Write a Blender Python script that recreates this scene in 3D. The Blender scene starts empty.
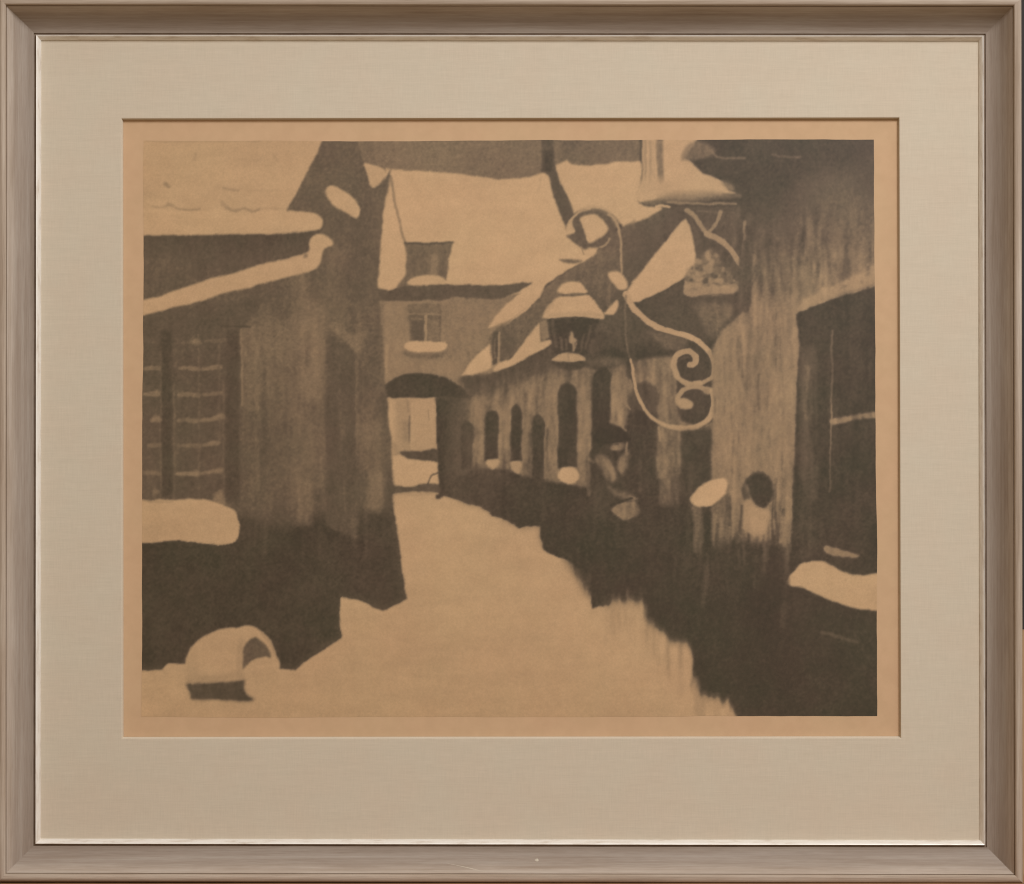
import bpy, bmesh, math, random
import numpy as np

random.seed(4)
RS = np.random.RandomState(11)
C = bpy.context.scene.collection
S = 0.0008            # one photo pixel is 0.8 mm on the mat's front face
CX, CY = 512.0, 442.0
CAM_D = 2.1           # camera distance from the mat


def px(x, y, h=0.0):
    """Point of the frame: photo pixel on the mat plane, raised h mm towards the viewer."""
    k = S * (CAM_D - h * 0.001) / CAM_D
    return ((x - CX) * k, -h * 0.001, (CY - y) * k)


# ------------------------------------------------------------------ materials
def new_mat(name):
    m = bpy.data.materials.new(name)
    m.use_nodes = True
    nt = m.node_tree
    return m, nt, nt.nodes['Principled BSDF']


def node(nt, kind, **kw):
    n = nt.nodes.new(kind)
    for k, v in kw.items():
        if k in n.inputs:
            n.inputs[k].default_value = v
        else:
            setattr(n, k, v)
    return n


def srgb(r, g, b):
    def f(c):
        c /= 255.0
        return c / 12.92 if c <= 0.04045 else ((c + 0.055) / 1.055) ** 2.4
    return (f(r), f(g), f(b), 1.0)


def ramp(nt, stops, fac=None, interp='LINEAR'):
    r = nt.nodes.new('ShaderNodeValToRGB')
    r.color_ramp.interpolation = interp
    e = r.color_ramp.elements
    while len(e) < len(stops):
        e.new(0.5)
    for el, (p, c) in zip(e, stops):
        el.position = p
        el.color = c
    if fac is not None:
        nt.links.new(fac, r.inputs['Fac'])
    return r


def mixc(nt, blend, fac, a, b):
    m = nt.nodes.new('ShaderNodeMix')
    m.data_type = 'RGBA'
    m.blend_type = blend
    for val, idx in ((fac, 0), (a, 6), (b, 7)):
        if isinstance(val, (int, float, tuple)):
            m.inputs[idx].default_value = val
        else:
            nt.links.new(val, m.inputs[idx])
    return m.outputs[2]


def blotch(nt, coord, scale, c1, c2, base, fac, detail=3.0):
    """multiply base by a soft two-tone mottling (age toning of cloth and paper)"""
    n = node(nt, 'ShaderNodeTexNoise', Scale=scale, Detail=detail, Roughness=0.55)
    nt.links.new(coord, n.inputs['Vector'])
    r = ramp(nt, [(0.36, c1), (0.64, c2)], n.outputs['Fac'])
    return mixc(nt, 'MULTIPLY', fac, base, r.outputs['Color'])


def mat_linen():
    m, nt, b = new_mat('linen')
    tc = nt.nodes.new('ShaderNodeTexCoord').outputs['Object']

    def threads(sx, sz, scale, detail):
        mp = node(nt, 'ShaderNodeMapping')
        mp.inputs['Scale'].default_value = (sx, 1, sz)
        nt.links.new(tc, mp.inputs['Vector'])
        n = node(nt, 'ShaderNodeTexNoise', Scale=scale, Detail=detail, Roughness=0.6)
        nt.links.new(mp.outputs['Vector'], n.inputs['Vector'])
        return n.outputs['Fac']
    warp = threads(1.0, 0.06, 1100, 2)
    weft = threads(0.06, 1.0, 1100, 2)
    slub = threads(0.04, 1.0, 300, 3)
    col = srgb(206, 193, 174)
    base = nt.nodes.new('ShaderNodeRGB')
    base.outputs[0].default_value = col
    c = base.outputs[0]
    for f, lo, amt in ((warp, 0.90, 0.38), (weft, 0.90, 0.42), (slub, 0.92, 0.3)):
        r = ramp(nt, [(0.3, (lo, lo, lo * 0.99, 1)), (0.7, (1.05, 1.05, 1.055, 1))], f)
        c = mixc(nt, 'MULTIPLY', amt, c, r.outputs['Color'])
    c = blotch(nt, tc, 22, (1.0, 0.975, 0.95, 1), (0.99, 1.0, 0.985, 1), c, 0.7)
    nt.links.new(c, b.inputs['Base Color'])
    b.inputs['Roughness'].default_value = 0.9
    b.inputs['Specular IOR Level'].default_value = 0.15
    add = node(nt, 'ShaderNodeMath', operation='ADD')
    nt.links.new(warp, add.inputs[0])
    nt.links.new(weft, add.inputs[1])
    bp = node(nt, 'ShaderNodeBump', Strength=0.12, Distance=0.0003)
    nt.links.new(add.outputs[0], bp.inputs['Height'])
    nt.links.new(bp.outputs['Normal'], b.inputs['Normal'])
    return m


def paper_colour(nt, tc):
    base = nt.nodes.new('ShaderNodeRGB')
    base.outputs[0].default_value = PAPER
    c = blotch(nt, tc, 14, (1.0, 0.965, 0.95, 1), (0.985, 1.0, 0.97, 1), base.outputs[0], 0.6)
    c = blotch(nt, tc, 90, (0.955, 0.95, 0.94, 1), (1.02, 1.02, 1.02, 1), c, 0.7)
    return c


PAPER = srgb(201, 168, 134)


def mat_paper():
    m, nt, b = new_mat('toned_paper')
    tc = nt.nodes.new('ShaderNodeTexCoord').outputs['Object']
    nt.links.new(paper_colour(nt, tc), b.inputs['Base Color'])
    b.inputs['Roughness'].default_value = 0.85
    b.inputs['Specular IOR Level'].default_value = 0.2
    return m


def mat_print():
    """brown black ink on the toned paper; the mesh carries the ink density"""
    m, nt, b = new_mat('ink_on_paper')
    tc = nt.nodes.new('ShaderNodeTexCoord').outputs['Object']
    at = node(nt, 'ShaderNodeAttribute', attribute_name='ink')
    pap = mixc(nt, 'MULTIPLY', 1.0, paper_colour(nt, tc), (1.015, 0.98, 0.885, 1))   # plate tone left on the sheet
    # ink hue drifts between warm brown and olive black
    n = node(nt, 'ShaderNodeTexNoise', Scale=16, Detail=3, Roughness=0.6)
    nt.links.new(tc, n.inputs['Vector'])
    hue = ramp(nt, [(0.35, srgb(52, 48, 32)), (0.65, srgb(58, 46, 34))], n.outputs['Fac'])
    # tone passes through a greyer brown, as thin ink over tan paper does
    t1 = ramp(nt, [(0, (1, 1, 1, 1)), (0.25, (0.66, 0.67, 0.69, 1)), (0.5, (0.38, 0.40, 0.44, 1)), (0.7, (0.17, 0.18, 0.22, 1)), (0.9, (0.04, 0.042, 0.05, 1)), (1, (0.0, 0.0, 0.0, 1))], at.outputs['Fac'])
    gr = node(nt, 'ShaderNodeTexNoise', Scale=700, Detail=2, Roughness=0.7)
    nt.links.new(tc, gr.inputs['Vector'])
    c = mixc(nt, 'MIX', t1.outputs['Color'], hue.outputs['Color'], pap)
    # per-channel mix: ink + (paper - ink) * transmission
    sub = mixc(nt, 'SUBTRACT', 1.0, pap, hue.outputs['Color'])
    mul = mixc(nt, 'MULTIPLY', 1.0, sub, t1.outputs['Color'])
    c = mixc(nt, 'ADD', 1.0, mul, hue.outputs['Color'])
    gr_r = ramp(nt, [(0.3, (0.93, 0.93, 0.93, 1)), (0.7, (1.05, 1.05, 1.05, 1))], gr.outputs['Fac'])
    c = mixc(nt, 'MULTIPLY', 1.0, c, gr_r.outputs['Color'])
    nt.links.new(c, b.inputs['Base Color'])
    b.inputs['Roughness'].default_value = 0.43
    b.inputs['Specular IOR Level'].default_value = 0.55
    return m


SLOPE_TONES = [(0.80, 0.775, 0.75, 1), (0.90, 0.88, 0.86, 1), (1.16, 1.15, 1.13, 1)]


def mat_wood(name, dark, mid, light, wash=0.3):
    """limed wood: grain runs along U of the rail, V goes across the moulding"""
    m, nt, b = new_mat(name)
    uv = nt.nodes.new('ShaderNodeUVMap').outputs['UV']
    mp = node(nt, 'ShaderNodeMapping')
    mp.inputs['Scale'].default_value = (6, 260, 1)
    nt.links.new(uv, mp.inputs['Vector'])
    g = node(nt, 'ShaderNodeTexNoise', Scale=1.0, Detail=6, Roughness=0.65, Distortion=0.3)
    nt.links.new(mp.outputs['Vector'], g.inputs['Vector'])
    c = ramp(nt, [(0.28, dark), (0.5, mid), (0.74, light)], g.outputs['Fac']).outputs['Color']
    mp2 = node(nt, 'ShaderNodeMapping')
    mp2.inputs['Scale'].default_value = (9, 60, 1)
    nt.links.new(uv, mp2.inputs['Vector'])
    n2 = node(nt, 'ShaderNodeTexNoise', Scale=1.0, Detail=4, Roughness=0.6)
    nt.links.new(mp2.outputs['Vector'], n2.inputs['Vector'])
    pat = ramp(nt, [(0.35, srgb(228, 214, 204)), (0.65, srgb(252, 252, 255))], n2.outputs['Fac'])
    c = mixc(nt, 'MULTIPLY', wash, c, pat.outputs['Color'])
    # colour is darker in the hollow by the bead and paler up the slope
    sep = nt.nodes.new('ShaderNodeSeparateXYZ')
    nt.links.new(uv, sep.inputs['Vector'])
    mv = node(nt, 'ShaderNodeMapRange')
    mv.inputs['From Min'].default_value = 0.004
    mv.inputs['From Max'].default_value = 0.034
    nt.links.new(sep.outputs['Y'], mv.inputs['Value'])
    nz = node(nt, 'ShaderNodeMath', operation='MULTIPLY_ADD')
    nz.inputs[1].default_value = 0.5
    nt.links.new(n2.outputs['Fac'], nz.inputs[0])
    nt.links.new(mv.outputs['Result'], nz.inputs[2])
    lw = ramp(nt, [(0.3, SLOPE_TONES[0]), (0.75, SLOPE_TONES[1]), (1.2, SLOPE_TONES[2])], nz.outputs[0])
    c = mixc(nt, 'MULTIPLY', 1.0, c, lw.outputs['Color'])
    # fine pores
    mp3 = node(nt, 'ShaderNodeMapping')
    mp3.inputs['Scale'].default_value = (60, 1500, 1)
    nt.links.new(uv, mp3.inputs['Vector'])
    n3 = node(nt, 'ShaderNodeTexNoise', Scale=1.0, Detail=2, Roughness=0.6)
    nt.links.new(mp3.outputs['Vector'], n3.inputs['Vector'])
    por = ramp(nt, [(0.3, (0.86, 0.84, 0.82, 1)), (0.6, (1.03, 1.03, 1.03, 1))], n3.outputs['Fac'])
    c = mixc(nt, 'MULTIPLY', 0.8, c, por.outputs['Color'])
    nt.links.new(c, b.inputs['Base Color'])
    b.inputs['Roughness'].default_value = 0.6
    b.inputs['Specular IOR Level'].default_value = 0.25
    bp = node(nt, 'ShaderNodeBump', Strength=0.12, Distance=0.0005)
    nt.links.new(g.outputs['Fac'], bp.inputs['Height'])
    nt.links.new(bp.outputs['Normal'], b.inputs['Normal'])
    return m


def mat_silver():
    m, nt, b = new_mat('rubbed_silver_leaf')
    uv = nt.nodes.new('ShaderNodeUVMap').outputs['UV']
    mp = node(nt, 'ShaderNodeMapping')
    mp.inputs['Scale'].default_value = (45, 220, 1)
    nt.links.new(uv, mp.inputs['Vector'])
    g = node(nt, 'ShaderNodeTexNoise', Scale=1.0, Detail=5, Roughness=0.65)
    nt.links.new(mp.outputs['Vector'], g.inputs['Vector'])
    c = ramp(nt, [(0.3, srgb(206, 193, 178)), (0.48, srgb(232, 225, 215)), (0.8, srgb(242, 238, 232))],
             g.outputs['Fac'])
    nt.links.new(c.outputs['Color'], b.inputs['Base Color'])
    r = ramp(nt, [(0.3, (0.6, 0.6, 0.6, 1)), (0.7, (0.45, 0.45, 0.45, 1))], g.outputs['Fac'])
    nt.links.new(r.outputs['Color'], b.inputs['Roughness'])
    b.inputs['Metallic'].default_value = 0.25
    bp = node(nt, 'ShaderNodeBump', Strength=0.3, Distance=0.0005)
    nt.links.new(g.outputs['Fac'], bp.inputs['Height'])
    nt.links.new(bp.outputs['Normal'], b.inputs['Normal'])
    return m


def mat_plain(name, c1, c2, scale, rough=0.8):
    m, nt, b = new_mat(name)
    tc = nt.nodes.new('ShaderNodeTexCoord').outputs['Object']
    n = node(nt, 'ShaderNodeTexNoise', Scale=scale, Detail=5, Roughness=0.6)
    nt.links.new(tc, n.inputs['Vector'])
    r = ramp(nt, [(0.3, c1), (0.7, c2)], n.outputs['Fac'])
    nt.links.new(r.outputs['Color'], b.inputs['Base Color'])
    b.inputs['Roughness'].default_value = rough
    return m


M_LINEN, M_PAPER, M_PRINT = mat_linen(), mat_paper(), mat_print()
M_WOOD = mat_wood('limed_wood', srgb(155, 141, 127), srgb(167, 154, 142), srgb(179, 169, 158))
M_RIM = mat_wood('limed_wood_rim', srgb(142, 126, 110), srgb(164, 149, 134), srgb(184, 172, 158))
M_SILVER = mat_silver()
M_GROOVE = mat_plain('groove_brown', srgb(112, 93, 78), srgb(140, 122, 105), 60)  # darker brown for the grooves of the moulding
M_WALL = mat_plain('dark_wall', srgb(38, 33, 30), srgb(52, 45, 40), 30)
M_PANEL = mat_plain('tan_panel', srgb(158, 124, 88), srgb(176, 142, 104), 18)
M_SHELF = mat_plain('brown_shelf', srgb(140, 100, 68), srgb(165, 122, 84), 25, 0.5)


# ------------------------------------------------------------------ scene helpers
def link(name, me, mats, parent=None, smooth=False):
    o = bpy.data.objects.new(name, me)
    C.objects.link(o)
    for m in (mats if isinstance(mats, (list, tuple)) else [mats]):
        me.materials.append(m)
    if smooth:
        me.polygons.foreach_set('use_smooth', [True] * len(me.polygons))
    if parent is not None:
        o.parent = parent
    return o


def box(name, lo, hi, m, parent=None, bevel=0.0):
    bm = bmesh.new()
    bmesh.ops.create_cube(bm, size=1.0)
    for v in bm.verts:
        for i in range(3):
            v.co[i] = lo[i] + (v.co[i] + 0.5) * (hi[i] - lo[i])
    if bevel:
        bmesh.ops.bevel(bm, geom=bm.edges[:], offset=bevel, segments=2, affect='EDGES')
    me = bpy.data.meshes.new(name)
    bm.to_mesh(me)
    bm.free()
    return link(name, me, m, parent)


def mesh(name, verts, faces, uvs=None):
    me = bpy.data.meshes.new(name)
    me.from_pydata(verts, [], faces)
    if uvs is not None:
        ul = me.uv_layers.new(name='UVMap')
        for lp in me.loops:
            ul.data[lp.index].uv = uvs[lp.vertex_index]
    me.update()
    return me


# ------------------------------------------------------------------ the frame
SIGHT = [(41.3, 40.3), (978.3, 41.0), (979.8, 840.0), (40.6, 838.6)]     # TL TR BR BL, inner edge of the bead
DIRS = [(-1, -1), (1, -1), (1, 1), (-1, 1)]


def corner(i, d, h, hk=None):
    x, y = SIGHT[i]
    p = px(x + DIRS[i][0] * d, y + DIRS[i][1] * d, h if hk is None else hk)
    return (p[0], -h * 0.001, p[2])


def sweep_rail(name, i, prof, mats, parent, seg_mat=None, n_along=24, wob=0.0):
    """one mitred rail between corner i and i+1; prof = [(d px outward, h mm)]"""
    j = (i + 1) % 4
    verts, uvs, faces = [], [], []
    acc = 0.0
    vs = []
    for k, (d, h) in enumerate([q[:2] for q in prof]):
        if k:
            acc += math.hypot((d - prof[k - 1][0]) * S, (h - prof[k - 1][1]) * 0.001)
        vs.append(acc)
    rnd = random.Random(i + len(prof))
    n = len(prof)
    for a in range(n_along + 1):
        f = a / n_along
        w = (rnd.random() - 0.5) * wob if 0 < a < n_along else 0.0
        for k, pr in enumerate(prof):
            d, h = pr[:2]
            p, q = corner(i, *pr), corner(j, *pr)
            co = [p[c] + (q[c] - p[c]) * f for c in range(3)]
            co[1] += w * 0.001
            verts.append(co)
            L = math.dist(p, q)
            off = -d * S
            uvs.append((off + L * f + i * 3.7, vs[k]))
    for a in range(n_along):
        for k in range(n - 1):
            faces.append((a * n + k, a * n + k + 1, (a + 1) * n + k + 1, (a + 1) * n + k))
    me = mesh(name, verts, faces, uvs)
    o = link(name, me, mats, parent, smooth=True)
    if seg_mat:
        for p in me.polygons:
            p.material_index = seg_mat[p.index % (n - 1)]
    bm = bmesh.new()
    bm.from_mesh(me)
    bmesh.ops.recalc_face_normals(bm, faces=bm.faces)
    cnt = sum(1 for f in bm.faces if f.normal.y < -0.3)
    cnt2 = sum(1 for f in bm.faces if f.normal.y > 0.3)
    if cnt2 > cnt:
        bmesh.ops.reverse_faces(bm, faces=bm.faces)
    bm.to_mesh(me)
    bm.free()
    try:
        me.set_sharp_from_angle(angle=math.radians(38))
    except Exception:
        pass
    return o


root = bpy.data.objects.new('framed_print', None)
C.objects.link(root)
root.empty_display_size = 0.1
root.location = px(512, 882, 0)
root['label'] = 'limed wood picture frame with wide linen mat around a brown print of a snowy alley'
root['category'] = 'framed picture'
ROOT_INV = root.location.copy()

prof_wood = [(5.0, 2.6), (7.2, 2.8)]
segm = [1]
for k in range(0, 15):
    u = k / 14.0
    prof_wood.append((7.4 + 26.8 * u, 4.0 + 17.2 * u ** 1.75))
    segm.append(0)
prof_wood += [(34.8, 21.0), (35.2, 22.4), (35.9, 23.6), (37.0, 24.3), (39.6, 24.5), (41.8, 24.2), (42.7, 23.4),
              (43.1, 21.5), (43.1, -14.0, 21.5), (5.0, -14.0, 21.5)]
segm = [1, 1] + [0] * 14 + [1, 2, 2, 2, 2, 2, 2, 2, 0, 0]
segm = segm[:len(prof_wood) - 1]
prof_bead = [(-0.1, -2.0), (0.0, 0.5), (0.9, 1.5), (1.9, 2.6), (2.9, 3.6), (3.8, 4.4), (4.6, 4.9), (5.0, 5.0),
             (5.3, 4.6), (5.5, 0.8)]
for i in range(4):
    rail = sweep_rail('frame_rail', i, prof_wood, [M_WOOD, M_GROOVE, M_RIM], root, segm, wob=0.25)
    sweep_rail('silver_bead', i, prof_bead, [M_SILVER], rail, n_along=60, wob=0.22)
    if i == 2:
        bottom_rail = rail



def cove_h(d):
    return 4.0 + 17.2 * max((d - 7.4) / 26.8, 0.0) ** 1.75


def on_bottom(x, y, lift):
    return px(x, y, cove_h(y - 839.4) + lift)


M_CHIP = mat_plain('bare_gesso', srgb(182, 170, 152), srgb(200, 190, 172), 300)
fl = [on_bottom(537 + 1.7 * math.cos(k * math.pi / 5) * (1 + 0.3 * (k % 3)), 860 + 1.6 * math.sin(k * math.pi / 5), 0.05) for k in range(10)]
fl.append(on_bottom(537, 860, 0.5))
o = link('paint_fleck', mesh('paint_fleck', fl, [(k, (k + 1) % 10, 10) for k in range(10)]), M_CHIP, bottom_rail)
sc_pts = [(446, 863.0), (458, 865.5), (470, 868.2), (480, 870.6), (488, 872.0)]
vv, ff = [], []
for k, (x, y) in enumerate(sc_pts):
    wd = 0.35 * (1 - abs(k - 2) / 3)
    vv += [on_bottom(x, y - wd, 0.06), on_bottom(x, y, 0.16), on_bottom(x, y + wd, 0.06)]
    if k:
        n0 = (k - 1) * 3
        ff += [(n0, n0 + 1, n0 + 4, n0 + 3), (n0 + 1, n0 + 2, n0 + 5, n0 + 4)]
link('scratch', mesh('scratch', vv, ff), M_CHIP, bottom_rail)

# ------------------------------------------------------------------ linen mat with bevelled opening
OPEN = [(122.3, 119.2), (898.6, 118.2), (900.2, 737.2), (122.6, 737.8)]


def ring_pt(quad, i, d, h):
    x, y = quad[i]
    return px(x + DIRS[i][0] * d, y + DIRS[i][1] * d, h)


verts, faces = [], []
loops = [(SIGHT, 8.0, 0.0), (OPEN, 1.6, 0.0), (OPEN, 0.8, -0.12), (OPEN, -0.9, -3.4), (OPEN, 3.0, -3.4), (SIGHT, 8.0, -3.4)]
for q, d, h in loops:
    for i in range(4):
        verts.append(ring_pt(q, i, d, h))
for r in range(len(loops) - 1):
    for i in range(4):
        j = (i + 1) % 4
        faces.append((r * 4 + i, r * 4 + j, (r + 1) * 4 + j, (r + 1) * 4 + i))
me = mesh('mat_board', verts, faces)
bm = bmesh.new()
bm.from_mesh(me)
bmesh.ops.recalc_face_normals(bm, faces=bm.faces)
bm.to_mesh(me)
bm.free()
link('mat_board', me, M_LINEN, root)

# ------------------------------------------------------------------ paper sheet
me = mesh('paper_sheet', [px(100, 760, -3.7), px(925, 760, -3.7), px(925, 96, -3.7), px(100, 96, -3.7)], [(0, 1, 2, 3)])
paper = link('paper_sheet', me, M_PAPER, root)

# ------------------------------------------------------------------ the printed picture: ink density on a fine grid
X0, Y0, WID, HEI, SS = 134, 132, 752, 592, 2
T = np.zeros((HEI * SS, WID * SS), np.float32)


def box_blur(a, r, axis):
    if r < 1:
        return a
    pad = [(0, 0), (0, 0)]
    pad[axis] = (r + 1, r)
    c = np.cumsum(np.pad(a, pad, mode='edge'), axis=axis, dtype=np.float64)
    n = 2 * r + 1
    if axis == 0:
        return ((c[n:] - c[:-n]) / n).astype(np.float32)
    return ((c[:, n:] - c[:, :-n]) / n).astype(np.float32)


def blur(a, sx, sy):
    for _ in range(3):
        a = box_blur(a, int(round(sx)), 1)
        a = box_blur(a, int(round(sy)), 0)
    return a


def noise(sx, sy):
    n = blur(RS.rand(*T.shape).astype(np.float32), sx * SS, sy * SS)
    n -= n.mean()
    return n / (n.std() + 1e-9)


def spline(pts, closed, n=6):
    pts = np.array(pts, np.float64)
    m = len(pts)
    out = []
    rng = range(m) if closed else range(m - 1)
    for i in rng:
        if closed:
            p0, p1, p2, p3 = pts[(i - 1) % m], pts[i], pts[(i + 1) % m], pts[(i + 2) % m]
        else:
            p0, p1, p2, p3 = pts[max(i - 1, 0)], pts[i], pts[i + 1], pts[min(i + 2, m - 1)]
        for k in range(n):
            t = k / n
            out.append(0.5 * ((2 * p1) + (p2 - p0) * t + (2 * p0 - 5 * p1 + 4 * p2 - p3) * t * t
                              + (3 * p1 - p0 - 3 * p2 + p3) * t ** 3))
    if not closed:
        out.append(pts[-1])
    return np.array(out)


def bbox(pts, pad):
    x0 = max(int((pts[:, 0].min() - X0 - pad) * SS), 0)
    x1 = min(int((pts[:, 0].max() - X0 + pad) * SS) + 2, T.shape[1])
    y0 = max(int((pts[:, 1].min() - Y0 - pad) * SS), 0)
    y1 = min(int((pts[:, 1].max() - Y0 + pad) * SS) + 2, T.shape[0])
    return x0, x1, y0, y1


def mask(pts, soft=0.6, smooth=True):
    pts = spline(pts, True) if smooth else np.array(pts, np.float64)
    r = bbox(pts, soft * 3 + 2)
    x0, x1, y0, y1 = r
    xs = (np.arange(x0, x1) + 0.5) / SS + X0
    M = np.zeros((y1 - y0, x1 - x0), np.float32)
    px_, py_ = pts[:, 0], pts[:, 1]
    qx, qy = np.roll(px_, -1), np.roll(py_, -1)
    for row in range(y1 - y0):
        y = (y0 + row + 0.5) / SS + Y0
        hit = (py_ > y) != (qy > y)
        if not hit.any():
            continue
        xi = np.sort(px_[hit] + (y - py_[hit]) * (qx[hit] - px_[hit]) / (qy[hit] - py_[hit]))
        for a in range(0, len(xi) - 1, 2):
            M[row] += np.clip((np.minimum(xs + 0.25, xi[a + 1]) - np.maximum(xs - 0.25, xi[a])) * 2, 0, 1)
    M = np.clip(M, 0, 1)
    if soft > 0:
        M = blur(M, soft * SS * 0.5, soft * SS * 0.5)
    return M, r


def P(pts, t, soft=0.9, a=1.0, smooth=True, grad=None):
    """lay ink t inside a shape; grad = (x0, y0, t0, x1, y1, t1) shades it along a line"""
    M, (x0, x1, y0, y1) = mask(pts, soft, smooth)
    sub = T[y0:y1, x0:x1]
    if grad:
        gx0, gy0, t0, gx1, gy1, t1 = grad
        xs = (np.arange(x0, x1) + 0.5) / SS + X0
        ys = (np.arange(y0, y1) + 0.5) / SS + Y0
        dx, dy = gx1 - gx0, gy1 - gy0
        u = ((xs[None, :] - gx0) * dx + (ys[:, None] - gy0) * dy) / (dx * dx + dy * dy)
        t = t0 + (t1 - t0) * np.clip(u, 0, 1)
    sub += (t - sub) * M * a


def R(x0, y0, x1, y1, t, soft=0.9, a=1.0, grad=None):
    P([(x0, y0), (x1, y0), (x1, y1), (x0, y1)], t, soft, a, False, grad)


def E(cx, cy, rx, ry, t, soft=0.9, a=1.0, rot=0.0):
    c, s = math.cos(math.radians(rot)), math.sin(math.radians(rot))
    pts = [(cx + rx * math.cos(k * math.pi / 10) * c - ry * math.sin(k * math.pi / 10) * s,
            cy + rx * math.cos(k * math.pi / 10) * s + ry * math.sin(k * math.pi / 10) * c) for k in range(20)]
    P(pts, t, soft, a, False)


def L(pts, w, t, soft=0.7, a=1.0, w2=None, smooth=True):
    """stroke of width w (tapering to w2)"""
    pts = spline(pts, False) if smooth and len(pts) > 2 else np.array(pts, np.float64)
    w2 = w if w2 is None else w2
    r = bbox(pts, max(w, w2) + 3)
    x0, x1, y0, y1 = r
    xs = ((np.arange(x0, x1) + 0.5) / SS + X0)[None, :]
    ys = ((np.arange(y0, y1) + 0.5) / SS + Y0)[:, None]
    M = np.zeros((y1 - y0, x1 - x0), np.float32)
    n = len(pts) - 1
    for k in range(n):
        ax, ay = pts[k]
        bx, by = pts[k + 1]
        dx, dy = bx - ax, by - ay
        u = np.clip(((xs - ax) * dx + (ys - ay) * dy) / (dx * dx + dy * dy + 1e-9), 0, 1)
        d = np.hypot(xs - ax - u * dx, ys - ay - u * dy)
        ww = w + (w2 - w) * k / max(n, 1)
        M = np.maximum(M, np.clip((ww / 2 - d) / max(soft, 0.3) + 0.5, 0, 1))
    sub = T[y0:y1, x0:x1]
    sub += (t - sub) * M * a


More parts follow.
